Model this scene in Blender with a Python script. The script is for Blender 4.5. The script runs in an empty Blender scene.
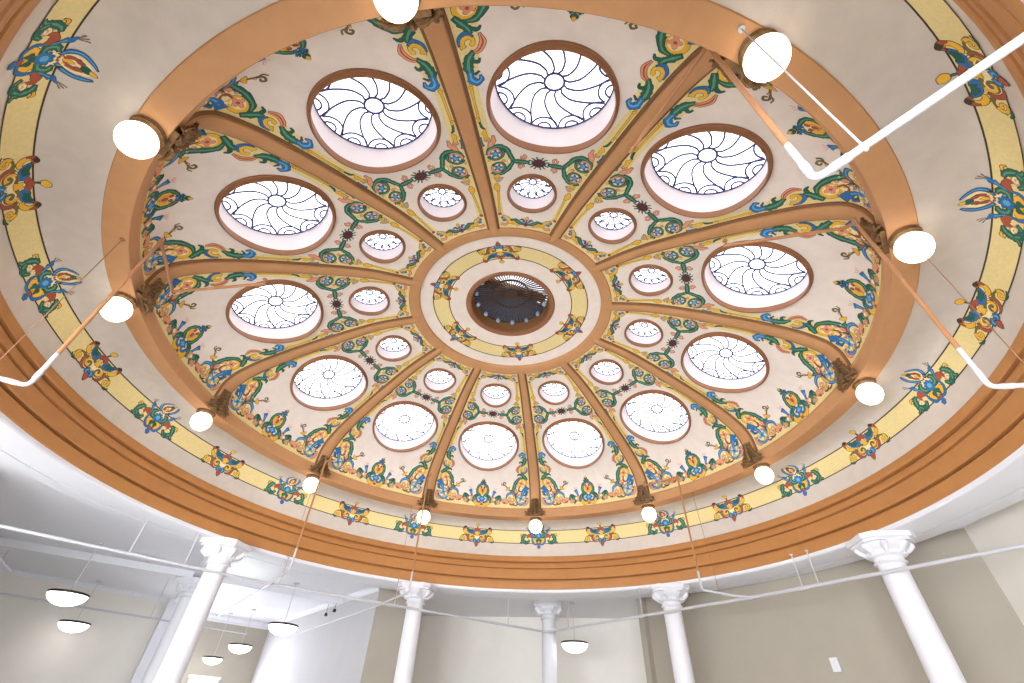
import bpy, bmesh, math, random
from math import sin, cos, pi, radians, hypot, atan2
from mathutils import Vector, Matrix
from mathutils.geometry import delaunay_2d_cdt
random.seed(7)
C = bpy.context.scene.collection
A0 = radians(-115.068)                 # azimuth of the first dome panel
STEP = radians(30)
AX = radians(79.3)                     # axis of the room
def uv(u, v, z=0.0):
    return Vector((u*cos(AX)+v*sin(AX), u*sin(AX)-v*cos(AX), z))

# ---------------------------------------------------------------- materials
def mat(name, col, rough=.6, metal=0, noise=.04, scale=6, bump=0, emit=None, estr=0, spec=.3):
    m = bpy.data.materials.new(name); m.use_nodes = True
    nt = m.node_tree; b = nt.nodes['Principled BSDF']
    b.inputs['Roughness'].default_value = rough; b.inputs['Metallic'].default_value = metal
    b.inputs['Specular IOR Level'].default_value = spec
    tc = nt.nodes.new('ShaderNodeTexCoord'); n = nt.nodes.new('ShaderNodeTexNoise')
    n.inputs['Scale'].default_value = scale; n.inputs['Detail'].default_value = 3
    nt.links.new(tc.outputs['Object'], n.inputs['Vector'])
    r = nt.nodes.new('ShaderNodeValToRGB')
    r.color_ramp.elements[0].position = .3; r.color_ramp.elements[1].position = .7
    r.color_ramp.elements[0].color = tuple(max(0, c*(1-noise)) for c in col)+(1,)
    r.color_ramp.elements[1].color = tuple(min(1, c*(1+noise)) for c in col)+(1,)
    nt.links.new(n.outputs['Fac'], r.inputs['Fac']); nt.links.new(r.outputs['Color'], b.inputs['Base Color'])
    if bump:
        bp = nt.nodes.new('ShaderNodeBump'); bp.inputs['Strength'].default_value = bump; bp.inputs['Distance'].default_value = .01
        n2 = nt.nodes.new('ShaderNodeTexNoise'); n2.inputs['Scale'].default_value = 60
        nt.links.new(tc.outputs['Object'], n2.inputs['Vector'])
        nt.links.new(n2.outputs['Fac'], bp.inputs['Height']); nt.links.new(bp.outputs['Normal'], b.inputs['Normal'])
    if emit:
        b.inputs['Emission Color'].default_value = tuple(emit)+(1,); b.inputs['Emission Strength'].default_value = estr
    return m
def hx(r, g, b):
    f = lambda c: ((c/255+.055)/1.055)**2.4 if c > 10 else c/255/12.92
    return (f(r), f(g), f(b))
M = {}
LG = dict(near=23, side=0, wing=28, sky=2.3, globe=3.4, bowl=4.5)
M['cream'] = mat('cream plaster', hx(232,219,208), .8, bump=.15)
M['cove'] = mat('cove plaster', hx(206,195,184), .8, bump=.15)
M['tan'] = mat('tan paint', hx(190,140,96), .6, bump=.15)
M['cornice'] = mat('ochre paint', hx(180,124,72), .55, bump=.1)
M['brown'] = mat('brown paint', hx(128,88,56), .6)
M['bezel'] = mat('bezel paint', hx(146,98,66), .5)
M['rod'] = mat('brown rod', hx(150,112,84), .5)
M['white'] = mat('white paint', hx(224,223,228), .5, noise=.01)
M['whitewell'] = mat('white well paint', hx(236,226,226), .6, noise=.01)
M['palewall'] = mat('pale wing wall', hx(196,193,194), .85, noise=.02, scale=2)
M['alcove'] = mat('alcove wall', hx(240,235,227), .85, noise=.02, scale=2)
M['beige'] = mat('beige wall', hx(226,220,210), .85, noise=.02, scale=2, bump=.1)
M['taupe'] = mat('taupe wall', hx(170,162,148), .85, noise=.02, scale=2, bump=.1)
M['floor'] = mat('wood floor', hx(200,200,196), .5, noise=.04)
M['pipewhite'] = mat('white pipe', hx(192,191,196), .35, noise=.01)
M['pipetan'] = mat('tan pipe', hx(172,122,84), .5, noise=.02)
M['lead'] = mat('lead', hx(66,66,118), .5, .2)
M['bronze'] = mat('bronze', hx(122,92,60), .45, .35, noise=.35, scale=30)
M['darkmetal'] = mat('dark metal', hx(60,50,45), .4, .6)
M['globe'] = mat('lit opal globe', (1,1,1), .3, emit=(1,.88,.70), estr=LG['globe'])
M['bowl'] = mat('lit opal bowl', (1,1,1), .3, emit=(1,.97,.95), estr=LG['bowl'])
M['sky'] = mat('daylit glass', (1,1,1), .3, emit=(.96,.97,1), estr=LG['sky'])
for k_ in ('near','side','wing'): M['day_'+k_] = mat('daylit window '+k_, (1,1,1), .3, emit=(.89,.94,1), estr=LG[k_])  # near: only for the added unseen windows; wing: shared with added ones
M['grille'] = mat('dark grille', hx(84,64,52), .4, .3)
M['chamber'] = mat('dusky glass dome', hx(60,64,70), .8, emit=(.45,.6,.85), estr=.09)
M['skylow'] = mat('dim daylit glass', (.2,.2,.25), .3, emit=(.92,.9,1), estr=1.7)
M['bulb'] = mat('frosted bulb', hx(170,185,205), .25)
PAINT = dict(y=hx(228,208,148), ol=hx(66,58,42), g=hx(38,100,86), gl=hx(96,150,118), b=hx(44,112,178), bl=hx(98,170,208),
             o=hx(232,180,60), ol2=hx(120,104,54), s=hx(226,150,118), r=hx(168,84,60), m=hx(92,48,54), c=hx(238,220,168),
             t=hx(205,165,130), p=hx(100,90,130), w=hx(120,100,84))
for k, c in PAINT.items():
    M['p_'+k] = mat('fresco '+k, c, .75, noise=.05, scale=30)
PK = list(PAINT)

# ---------------------------------------------------------------- mesh helpers
class MB:
    def __init__(s, mats): s.v = []; s.f = []; s.mi = []; s.mats = mats
    def add(s, vs, fs, mi=0):
        b = len(s.v); s.v += [tuple(p) for p in vs]
        for f in fs: s.f.append(tuple(b+i for i in f)); s.mi.append(mi)
    def box(s, c, size, rz=0, mi=0, bev=0):
        hx_, hy, hz = (k/2 for k in size); R = Matrix.Rotation(rz, 3, 'Z'); c = Vector(c)
        vs = [c+R@Vector((x*hx_, y*hy, z*hz)) for x in (-1,1) for y in (-1,1) for z in (-1,1)]
        s.add(vs, [(0,1,3,2),(4,6,7,5),(0,4,5,1),(2,3,7,6),(0,2,6,4),(1,5,7,3)], mi)
    def tube(s, pts, r, n=8, mi=0, cap=True):
        pts = [Vector(p) for p in pts]; rs = r if isinstance(r, (list, tuple)) else [r]*len(pts)
        vs = []; up = None
        for i, p in enumerate(pts):
            t = (pts[min(i+1, len(pts)-1)]-pts[max(i-1, 0)]).normalized()
            if up is None: up = t.orthogonal().normalized()
            up = (up-t*up.dot(t)); up = up.normalized() if up.length > 1e-6 else t.orthogonal().normalized()
            w = t.cross(up)
            for k in range(n):
                a = 2*pi*k/n; vs.append(p+(up*cos(a)+w*sin(a))*rs[i])
        fs = [(i*n+k, i*n+(k+1) % n, (i+1)*n+(k+1) % n, (i+1)*n+k) for i in range(len(pts)-1) for k in range(n)]
        if cap: fs += [tuple(range(n))[::-1], tuple((len(pts)-1)*n+k for k in range(n))]
        s.add(vs, fs, mi)
    def lathe(s, prof, n=48, c=(0,0,0), mi=0, a0=0, a1=2*pi, M4=None):
        full = abs(a1-a0-2*pi) < 1e-6; m = n if full else n+1
        vs = []
        for k in range(m):
            a = a0+(a1-a0)*k/n
            for r, z in prof:
                p = Vector((r*cos(a), r*sin(a), z)); p = (M4@p) if M4 else p
                vs.append(p+Vector(c))
        L = len(prof); fs = []
        for k in range(n):
            j = (k+1) % m
            for i in range(L-1): fs.append((k*L+i, j*L+i, j*L+i+1, k*L+i+1))
        s.add(vs, fs, mi)
    def build(s, name, parent=None, origin=None, smooth=True, merge=True, ang=40):
        o_ = Vector(origin) if origin is not None else Vector((0,0,0))
        me = bpy.data.meshes.new(name); me.from_pydata([tuple(Vector(v)-o_) for v in s.v], [], s.f)
        for m in s.mats: me.materials.append(M[m])
        me.polygons.foreach_set('material_index', s.mi)
        if merge:
            bm = bmesh.new(); bm.from_mesh(me); bmesh.ops.remove_doubles(bm, verts=bm.verts, dist=1e-5)
            bm.to_mesh(me); bm.free()
        if smooth:
            me.polygons.foreach_set('use_smooth', [True]*len(me.polygons)); me.set_sharp_from_angle(angle=radians(ang))
        me.update()
        o = bpy.data.objects.new(name, me); C.objects.link(o)
        if parent: o.parent = parent
        elif origin is not None: o.location = o_
        return o
def tag(o, label=None, cat=None, group=None, kind=None):
    for k, v in (('label', label), ('category', cat), ('group', group), ('kind', kind)):
        if v: o[k] = v
    return o
def thing(name, label, cat, loc=(0,0,0), rz=0, group=None, kind=None):
    o = bpy.data.objects.new(name, None); C.objects.link(o); o.location = loc; o.rotation_euler = (0,0,rz); o.empty_display_size = .1
    return tag(o, label, cat, group, kind)
def copy_tree(o, parent=None):
    c = o.copy(); C.objects.link(c)
    if parent: c.parent = parent
    for ch in [x for x in kids.get(o.name, [])]: copy_tree(ch, c)
    return c
kids = {}
def freeze(o):
    """note the children of a prototype once, so that copies are quick"""
    kids[o.name] = list(o.children)
    for c in o.children: freeze(c)
def catmull(P, n=8):
    P = [Vector(p) for p in P]
    if len(P) < 3: return [P[0].lerp(P[-1], i/n) for i in range(n+1)]
    out = []
    for i in range(len(P)-1):
        p0 = P[i-1] if i else P[0]*2-P[1]; p1 = P[i]; p2 = P[i+1]; p3 = P[i+2] if i+2 < len(P) else P[-1]*2-P[-2]
        for k in range(n):
            t = k/n
            out.append(.5*((2*p1)+(p2-p0)*t+(2*p0-5*p1+4*p2-p3)*t*t+(3*p1-p0-3*p2+p3)*t**3))
    out.append(P[-1]); return out

# ---------------------------------------------------------------- profiles (r, z) with a running length q
class Prof:
    def __init__(s, pts, q0, n=8):
        s.p = catmull([(a, b) for a, b in pts], n); s.q = [q0]
        for a, b in zip(s.p, s.p[1:]): s.q.append(s.q[-1]+(b-a).length)
    def at(s, q):
        Q = s.q; n = len(Q)
        if q <= Q[0]: i = 0
        elif q >= Q[-1]: i = n-2
        else:
            lo, hi = 0, n-1
            while hi-lo > 1:
                m = (lo+hi)//2
                if Q[m] <= q: lo = m
                else: hi = m
            i = lo
        t = (q-Q[i])/(Q[i+1]-Q[i]); a, b = s.p[i], s.p[i+1]; d = (b-a).normalized()
        return a.lerp(b, t), Vector((d.y, -d.x))
    def map(s, x, q, n=0.0):
        p, nn = s.at(q); r = p.x+nn.x*n; th = x/p.x
        return Vector((r*cos(th), r*sin(th), p.y+nn.y*n))
SA = Prof([(1.70,5.655),(1.775,5.635),(2.44,5.52),(3.1,5.3),(3.81,5.02),(4.3,4.79),(4.56,4.63),(4.75,4.47),(4.84,4.3),(4.865,4.15),(4.87,3.97)], 1.70)
CV = Prof([(5.10,3.81),(5.35,3.83),(5.5,3.81),(5.58,3.77),(5.62,3.715),(5.665,3.58),(5.683,3.46),(5.682,3.3),(5.665,3.16)], 0)
DC = Prof([(.3,5.82),(.76,5.81),(1.2,5.77),(1.6,5.70)], .3)
def half(q):
    r = SA.at(q)[0].x
    return r*STEP/2 - (.088+.014*(r-1.8))
QO, QI = None, None
def q_of_r(P, r):
    lo, hi = P.q[0], P.q[-1]
    for _ in range(40):
        m = (lo+hi)/2
        if P.at(m)[0].x < r: lo = m
        else: hi = m
    return lo
QL, QS = q_of_r(SA, 3.81), q_of_r(SA, 2.44)
QEND = SA.q[-1]

# ---------------------------------------------------------------- fresco drawing
class Draw:
    """painted shapes on a curved surface: (x across, y along), in thin coats"""
    def __init__(s, fmap, mirror=True, k=1.0):
        s.mb = MB(['p_'+c for c in PK]); s.f = fmap; s.mir = mirror; s.k = 0
    def _poly(s, P, fs, col, lay):
        s.k += 1
        for sx in ((1,-1) if s.mir else (1,)):
            vs = [s.f(sx*p[0], p[1], .0022+.0006*lay+.000006*s.k+(0 if sx > 0 else .0002)) for p in P]
            s.mb.add(vs, fs if sx > 0 else [f[::-1] for f in fs], PK.index(col))
    def ribbon(s, P, W, col, lay):
        V = []; n = len(P)
        for i, p in enumerate(P):
            t = (P[min(i+1, n-1)]-P[max(i-1, 0)])
            t = t.normalized() if t.length > 1e-9 else Vector((1,0))
            nn = Vector((-t.y, t.x)); V += [p+nn*W[i], p-nn*W[i]]
        s._poly(V, [(2*i, 2*i+1, 2*i+3, 2*i+2) for i in range(n-1)], col, lay)
    def stroke(s, pts, w, col, lay=1, ol=.008, n=6, lobes=0, hi=None):
        P = catmull(pts, n); m = len(P)-1
        w = [a*.9 for a in w] if isinstance(w, (list, tuple)) else [w*.9, w*.9]; ol *= .75
        def wi(t):
            x = t*(len(w)-1); i = min(int(x), len(w)-2); return w[i]+(w[i+1]-w[i])*(x-i)
        W = [wi(i/m) for i in range(m+1)]
        if lobes: W = [a*(1+.45*(1-((i/m*lobes) % 1))) for i, a in enumerate(W)]
        if ol:
            PO = list(P); d = (P[0]-P[1]).normalized()*ol; e = (P[-1]-P[-2]).normalized()*ol
            PO[0] = P[0]+d; PO[-1] = P[-1]+e
            s.ribbon(PO, [a+ol for a in W], 'ol', lay-1)
        s.ribbon(P, W, col, lay)
        if hi: s.ribbon(P[1:-1], [a*.3 for a in W[1:-1]], hi, lay+1)
    def spiral(s, c, r, turns, a0, d, w, col, lay=1, ol=.007, end=.25, hi=None):
        n = max(3, int(10*turns)); P = []
        for i in range(n+1):
            t = i/n; a = a0+d*2*pi*turns*t; R = r*(1-t*(1-end)); P.append((c[0]+R*cos(a), c[1]+R*sin(a)))
        w = w if isinstance(w, (list, tuple)) else [w, w*.6]
        s.stroke(P, w, col, lay, ol, n=2, hi=hi)
        e = P[-1]; s.blob(e, w[-1]*1.6, w[-1]*1.6, 0, col, lay, ol*.6)
    def blob(s, c, rx, ry, rot, col, lay=1, ol=.007, lobes=0, n=16, dep=.28):
        R_ = (.4, .75, 1.0) if max(rx, ry) > .06 else (1.0,)
        def P(e):
            out = [Vector(c)]
            for g in R_:
                for i in range(n):
                    a = 2*pi*i/n; k = 1+(dep*cos(lobes*a) if lobes else 0); x, y = g*(rx*k+e)*cos(a), g*(ry*k+e)*sin(a)
                    out.append(Vector((c[0]+x*cos(rot)-y*sin(rot), c[1]+x*sin(rot)+y*cos(rot))))
            return out
        fs = [(0, i+1, (i+1) % n+1) for i in range(n)]
        for g in range(len(R_)-1): fs += [(1+g*n+i, 1+(g+1)*n+i, 1+(g+1)*n+(i+1) % n, 1+g*n+(i+1) % n) for i in range(n)]
        ol *= .75
        if ol: s._poly(P(ol), fs, 'ol', lay-1)
        s._poly(P(0), fs, col, lay)
    def rosette(s, c, r, ring, star, fill='c', core=None):
        s.blob(c, r, r, 0, fill, 1, .0)
        s.spiral(c, r, .85, pi*.3, 1, [r*.2, r*.16], ring, 2, .006, end=.8)
        s.blob(c, r*.5, r*.5, .4, star, 3, .006, lobes=4, n=24, dep=.4)
        if core: s.blob(c, r*.16, r*.16, 0, core, 5, 0)

def panel_fresco():
    D = Draw(SA.map); st, sp, bl = D.stroke, D.spiral, D.blob
    # corner scrolls
    D.blob((.88,5.2), .2, .26, 0, 'c', -1, 0)
    bl((.93,4.93), .115, .125, 0, 'o', 1); bl((.915,4.93), .078, .082, 0, 'c', 2, 0); bl((.905,4.935), .06, .06, .3, 's', 3, .006, lobes=4, n=20); bl((.905,4.935), .02, .02, 0, 'r', 5, 0)
    st([(.67,5.10),(.71,5.14),(.745,5.06),(.765,4.94),(.83,4.82),(.93,4.79)], [.012,.03,.036,.03,.014], 'g', 3, lobes=5, hi='gl')
    st([(1.03,4.84),(.97,4.78),(.91,4.72),(.875,4.66)], [.018,.035,.03,.012], 'g', 3, lobes=3, hi='gl')
    st([(.97,4.75),(.83,4.70),(.79,4.74)], [.02,.022,.006], 'g', 3)
    st([(1.06,5.02),(1.0,5.10),(.955,5.19),(.93,5.3)], [.05,.045,.024,.016], 'b', 3, lobes=3, hi='bl')
    st([(1.07,5.12),(1.05,5.22),(1.06,5.3)], [.03,.02,.01], 'b', 3)
    sp((.93,5.31), .125, .62, pi*.05, 1, [.026,.018], 'b', 3, end=.9, hi='bl')
    bl((.93,5.29), .06, .05, .5, 'bl', 4, .006, lobes=4, n=24, dep=.45); bl((.93,5.29), .03, .025, .5, 'b', 6, 0, lobes=4, n=20)
    st([(1.09,5.27),(1.085,5.36),(1.04,5.42),(.98,5.38)], [.012,.03,.022,.008], 's', 3)
    st([(.86,5.12),(.83,5.18),(.87,5.23),(.9,5.18)], [.014,.016,.01,.004], 's', 4)
    st([(.80,5.08),(.77,5.16),(.74,5.2)], [.022,.03,.02], 's', 3)
    st([(.83,5.38),(.77,5.28),(.76,5.2)], [.02,.026,.014], 'o', 3)
    bl((.685,5.32), .07, .07, 0, 'c', 1, .004); sp((.685,5.32), .082, .95, -.4, 1, [.02,.01], 's', 2, end=.45)
    bl((.685,5.335), .03, .025, 0, 'o', 4, .005); bl((.68,5.34), .012, .012, 0, 'gl', 6, 0)
    st([(.775,5.21),(.69,5.165),(.60,5.21),(.575,5.30)], [.016,.026,.024,.008], 'b', 4, hi='bl')
    st([(.62,5.39),(.54,5.35),(.47,5.345),(.42,5.37)], [.03,.034,.022,.008], 's', 3, lobes=3)
    st([(.56,5.41),(.5,5.39)], [.02,.01], 'r', 4)
    for (x, y, a, b_) in ((.87,5.06,.03,.045),(.90,5.38,.045,.028),(1.02,5.27,.022,.035),(.985,5.0,.03,.02),(.845,5.28,.018,.04),(.72,5.41,.04,.018)): bl((x,y), a, b_, .3, 'o', 2, .005, lobes=3, n=18, dep=.15)
    st([(.84,5.14),(.80,5.22),(.81,5.30)], [.008,.016,.006], 'g', 4); st([(.99,5.22),(1.03,5.2),(1.05,5.15)], [.006,.012,.005], 'g', 4)
    st([(.88,5.02),(.86,5.08),(.90,5.13),(.96,5.10)], [.006,.012,.012,.004], 'r', 4); bl((.80,5.02), .016, .022, 0, 's', 4, .005)
    st([(.86,5.43),(.80,5.45),(.74,5.44)], [.006,.014,.006], 'r', 4); bl((1.02,5.44), .03, .016, 0, 's', 3, .005); st([(.66,5.42),(.72,5.44),(.78,5.40)], [.006,.012,.005], 'g', 4)
    # sprig with bud and curl
    st([(.745,5.18),(.68,5.13),(.62,5.09)], [.01,.012], 'ol2', 2, .004)
    bl((.745,5.17), .035, .03, .4, 'r', 4, .006, lobes=4, n=16)
    bl((.61,5.075), .03, .055, .9, 'o', 3, .007, lobes=3, n=16, dep=.2)
    st([(.59,5.05),(.54,5.01),(.50,4.985),(.475,4.95),(.50,4.915),(.535,4.94),(.515,4.965)], [.010,.012,.011,.009], 'ol2', 2, .004)
    st([(.51,4.99),(.455,4.985),(.43,4.94)], [.009,.005], 'ol2', 2, .004); bl((.545,5.0), .014, .014, 0, 's', 4, .004)
    # leaf groups beside the palmette
    st([(.46,5.36),(.415,5.28),(.36,5.30),(.335,5.40),(.345,5.45)], [.01,.035,.04,.03,.008], 'g', 3, lobes=4, hi='gl')
    sp((.39,5.385), .045, .8, .3, 1, [.018,.01], 's', 4, end=.4); bl((.30,5.33), .055, .05, 0, 's', 2, .006); bl((.295,5.335), .03, .028, 0, 'c', 4, 0)
    st([(.26,5.40),(.24,5.31),(.255,5.24)], [.03,.024,.012], 's', 3)
    st([(.245,5.28),(.265,5.215),(.285,5.165)], [.012,.022,.034], 'b', 4, lobes=0, hi='bl'); bl((.285,5.155), .04, .018, .3, 'b', 4, .006, lobes=3, n=18)
    for dx in (-.03, .01, .05): st([(.287+dx*.4,5.12),(.29+dx,5.07)], [.004,.006], 's', 2, 0)
    # palmette
    bl((0,5.33), .19, .11, 0, 'c', 0, 0); bl((0,5.12), .1, .15, 0, 'c', 0, 0)
    st([(.03,5.44),(.10,5.46),(.165,5.40),(.15,5.34)], [.03,.04,.03,.01], 'o', 2, lobes=3)
    st([(.02,5.42),(.10,5.40),(.14,5.31),(.17,5.25)], [.012,.02,.016,.006], 'b', 4)
    st([(.20,5.42),(.19,5.34),(.13,5.27),(.075,5.27)], [.012,.034,.036,.012], 'g', 3, lobes=4, hi='gl')
    bl((0,5.33), .075, .07, 0, 'b', 4, .008, lobes=6, n=36, dep=.22); bl((0,5.33), .04, .035, 0, 'bl', 6, 0, lobes=4, n=24)
    bl((0,5.42), .03, .025, 0, 'o', 5, .006); bl((0,5.47), .03, .02, 0, 'r', 3, .005)
    st([(.06,5.26),(.115,5.2),(.125,5.11),(.085,5.03),(.035,4.985)], [.022,.026,.022,.024,.008], 'g', 3, lobes=5, hi='gl')
    st([(.02,5.23),(.06,5.17),(.07,5.10),(.03,5.05)], [.02,.028,.026,.01], 'o', 2, lobes=3); st([(.0,5.2),(.03,5.14),(.03,5.09)], [.01,.018,.008], 's', 4, .004)
    bl((.035,5.07), .02, .026, .5, 'r', 5, .005); bl((0,5.14), .02, .04, 0, 'r', 5, .005)
    st([(.02,5.02),(.035,4.97),(.065,4.95)], [.014,.016,.006], 'b', 5); st([(.0,4.99),(.0,4.93)], [.01,.008], 'g', 4, .004)
    bl((0,4.90), .036, .032, 0, 'g', 4, .006); bl((0,4.875), .02, .026, 0, 'o', 6, .004); st([(.02,4.955),(.045,4.93)], [.01,.004], 'g', 4)
    # curl and acanthus climbing the rib
    st([(.80,4.66),(.765,4.57),(.80,4.48),(.87,4.45)], [.01,.034,.03,.012], 's', 3, hi='r')
    sp((.895,4.565), .075, .72, -.9, 1, [.03,.016], 'o', 3, end=.5); st([(.86,4.63),(.93,4.67),(.985,4.61),(.985,4.53)], [.008,.018,.02,.008], 'b', 4)
    st([(.85,4.47),(.895,4.38),(.895,4.28),(.865,4.21)], [.016,.044,.042,.022], 'g', 3, lobes=5, hi='gl')
    st([(.79,4.39),(.80,4.35),(.85,4.36)], [.008,.014,.02], 'g', 2)
    st([(.88,4.25),(.865,4.16),(.81,4.12),(.765,4.15),(.775,4.20)], [.022,.034,.036,.022,.008], 'b', 4, lobes=4, hi='bl'); st([(.83,4.21),(.79,4.245)], [.014,.006], 'g', 3)
    # rod, bell, little scroll
    st([(.875,4.10),(.83,3.88),(.765,3.6)], [.016,.011,.014], 'o', 2, .005); bl((.87,4.06), .026, .014, .2, 'o', 4, .005); bl((.79,3.66), .022, .012, .2, 'o', 4, .005)
    st([(.765,3.6),(.735,3.53),(.70,3.50)], [.008,.012,.004], 'g', 3); bl((.70,3.445), .026, .045, -.3, 'o', 3, .006, lobes=3, n=18); st([(.70,3.42),(.675,3.36)], [.014,.03], 'o', 3, .005)
    st([(.60,3.40),(.59,3.32),(.62,3.26),(.60,3.2)], [.008,.026,.03,.02], 's', 3, lobes=4); sp((.655,3.325), .035, .8, 0, 1, [.014,.008], 't', 4)
    st([(.745,3.38),(.735,3.29),(.70,3.25)], [.008,.022,.01], 'b', 4, hi='bl')
    # rosette pairs and the bar across
    bl((.545,3.12), .12, .12, 0, 'c', 0, 0); bl((.50,2.89), .1, .1, 0, 'c', 0, 0)
    st([(.32,3.0),(.375,3.11),(.44,3.21),(.54,3.235),(.63,3.19),(.655,3.11)], [.02,.026,.022,.026,.022,.01], 'g', 3, lobes=4, hi='gl')
    sp((.55,3.115), .088, .7, -1.2, 1, [.016,.012], 's', 3, end=.85)
    sp((.55,3.115), .10, .55, 2.2, 1, [.02,.014], 'g', 4, end=.9, hi='gl')
    bl((.55,3.115), .05, .05, .2, 'b', 5, .006, lobes=5, n=30, dep=.42); bl((.55,3.115), .025, .025, .2, 'bl', 7, 0, lobes=5, n=20)
    st([(.32,3.0),(.36,2.88),(.42,2.80),(.50,2.775),(.575,2.8)], [.02,.026,.022,.024,.01], 'g', 3, lobes=4, hi='gl')
    sp((.495,2.885), .085, .75, 1.2, -1, [.014,.012], 's', 3, end=.85); sp((.495,2.885), .092, .55, -2.2, -1, [.018,.012], 'g', 4, end=.9, hi='gl')
    bl((.495,2.885), .044, .044, .5, 'b', 5, .006, lobes=5, n=30, dep=.42); bl((.495,2.885), .022, .022, .5, 'bl', 7, 0, lobes=5, n=20)
    bl((.36,3.0), .03, .05, 0, 'c', 2, .005); bl((.44,3.0), .022, .022, 0, 's', 3, .005); bl((.62,3.01), .018, .018, 0, 'o', 3, .004)
    st([(.32,3.0),(.22,2.995),(.12,2.995)], [.024,.03,.016], 'g', 3, lobes=4, hi='gl')
    for y in (2.925, 3.07): sp((.205,y), .038, .8, pi/2 if y > 3 else -pi/2, 1, [.014,.01], 's', 2, end=.6)
    bl((0,2.995), .078, .06, 0, 'm', 4, .008, lobes=8, n=48, dep=.12)
    for a in (.35,.8,1.25,-.35,-.8,-1.25): st([(.07*cos(a),2.995+.055*sin(a)),(.12*cos(a),2.995+.1*sin(a)),(.13*cos(a)+.012,2.995+.1*sin(a))], [.012,.01,.005], 'g', 3, 0)
    # tan scroll, bell and rod beside the small light
    sp((.485,2.665), .052, .9, .5, 1, [.014,.009], 't', 2); sp((.445,2.68), .03, .8, 2.5, -1, [.012,.008], 't', 2); bl((.50,2.735), .035, .03, 0, 'o', 3, .005, lobes=3, n=18)
    st([(.50,2.60),(.485,2.54),(.46,2.47)], [.012,.036,.014], 'o', 3, lobes=3); st([(.46,2.47),(.44,2.3),(.405,2.08)], [.014,.010,.014], 'o', 2, .005)
    bl((.40,2.06), .024, .02, 0, 'r', 4, .005)
    # inner end
    sp((.325,1.955), .05, .7, .6, 1, [.02,.012], 'b', 3, hi='bl'); st([(.35,2.03),(.30,1.99),(.25,1.94),(.24,1.88)], [.01,.022,.024,.01], 'o', 3, lobes=3)
    st([(.36,1.88),(.30,1.86),(.26,1.9)], [.016,.02,.008], 's', 3); sp((.185,1.885), .045, .8, 0, 1, [.018,.01], 'o', 3)
    st([(.23,1.95),(.16,1.95),(.09,1.90),(.03,1.88)], [.008,.02,.022,.012], 'g', 4, lobes=4, hi='gl'); bl((.115,1.86), .025, .02, 0, 's', 4, .005)
    bl((0,1.885), .05, .035, 0, 'p', 5, .006, lobes=4, n=24); bl((0,1.885), .02, .016, 0, 'm', 7, 0); bl((0,1.955), .014, .02, 0, 'r', 4, .004); bl((0,1.995), .026, .028, 0, 'o', 4, .005)
    st([(.03,1.93),(.06,1.97),(.09,1.96)], [.012,.012,.004], 'b', 5)
    return D.mb

def panel_band():
    """the pale yellow painted border of a panel"""
    mb = MB(['p_y'])
    ctrl = [(1.78,.0),(1.925,.0),(1.9251,-.1),(2.5,-.1),(2.7,-.14),(2.85,-.22),(2.93,-.28),(3.0,-.36),(3.15,-.27),(3.25,-.16),(3.45,-.13),(4.1,-.11),(4.3,-.17),(4.55,-.23),
            (4.75,-.24),(4.9,-.34),(5.05,-.40),(5.2,-.5),(5.28,-.62),(5.36,-.85),(5.40,.0),(QEND-.005,.0)]
    def sin_(q):
        for (a, x), (b, y) in zip(ctrl, ctrl[1:]):
            if a <= q <= b:
                t = (q-a)/(b-a+1e-9)
                xa = 0 if x == 0 else max(0, half(a)+x); xb = 0 if y == 0 else max(0, half(b)+y)
                return xa+(xb-xa)*t
        return 0
    n = 150; qs = sorted(set([1.78+(QEND-.005-1.78)*i/n for i in range(n+1)]+[1.9249,1.9251]))
    for sx in (1,-1):
        rows = []
        for q in qs:
            h = half(q)-.004; a = min(sin_(q), h-.02); K = 12
            rows.append([SA.map(sx*(a+(h-a)*k/K), q, .0012) for k in range(K+1)])
        vs = [p for r in rows for p in r]; K = 13
        fs = [(i*K+k, i*K+k+1, (i+1)*K+k+1, (i+1)*K+k) for i in range(len(rows)-1) for k in range(K-1)]
        if sx > 0: fs = [f[::-1] for f in fs]
        mb.add(vs, fs)
    return mb

def ring_pts(c, r, n): return [(c[0]+r*cos(2*pi*i/n), c[1]+r*sin(2*pi*i/n)) for i in range(n)]
RL, RS = .675, .318
def panel_mesh():
    P = []; E = []
    nq = 96; q0, q1 = 1.72, QEND; q = [q0+(q1-q0)*i/nq for i in range(nq+1)]
    bd = [(half(x), x) for x in q]; inner = [(half(q0)*k/4, q0) for k in range(-3, 4)]; outer = [(half(q1)*k/14, q1) for k in range(-13, 14)]
    loop = [(-a, b) for a, b in bd][::-1]+inner+bd+outer[::-1]
    def addloop(L):
        b = len(P); P.extend(L); E.extend([(b+i, b+(i+1) % len(L)) for i in range(len(L))])
    addloop(loop); addloop(ring_pts((0,QL), RL, 72)); addloop(ring_pts((0,QS), RS, 48))
    for i in range(1, nq):
        h = half(q[i]); m = max(2, int(h/.07))
        for k in range(-m+1, m):
            x = h*k/m
            if hypot(x, q[i]-QL) > RL+.03 and hypot(x, q[i]-QS) > RS+.03: P.append((x, q[i]))
    v, e, f, *_ = delaunay_2d_cdt([Vector(p) for p in P], E, [], 0, 1e-6)
    mb = MB(['cream']); ok = []
    for t in f:
        c = sum((v[i] for i in t), Vector((0,0)))/3
        if abs(c.x) < half(c.y)+1e-4 and hypot(c.x, c.y-QL) > RL-.002 and hypot(c.x, c.y-QS) > RS-.002: ok.append(tuple(t)[::-1])
    mb.add([SA.map(p.x, p.y) for p in v], ok)
    return mb

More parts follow.
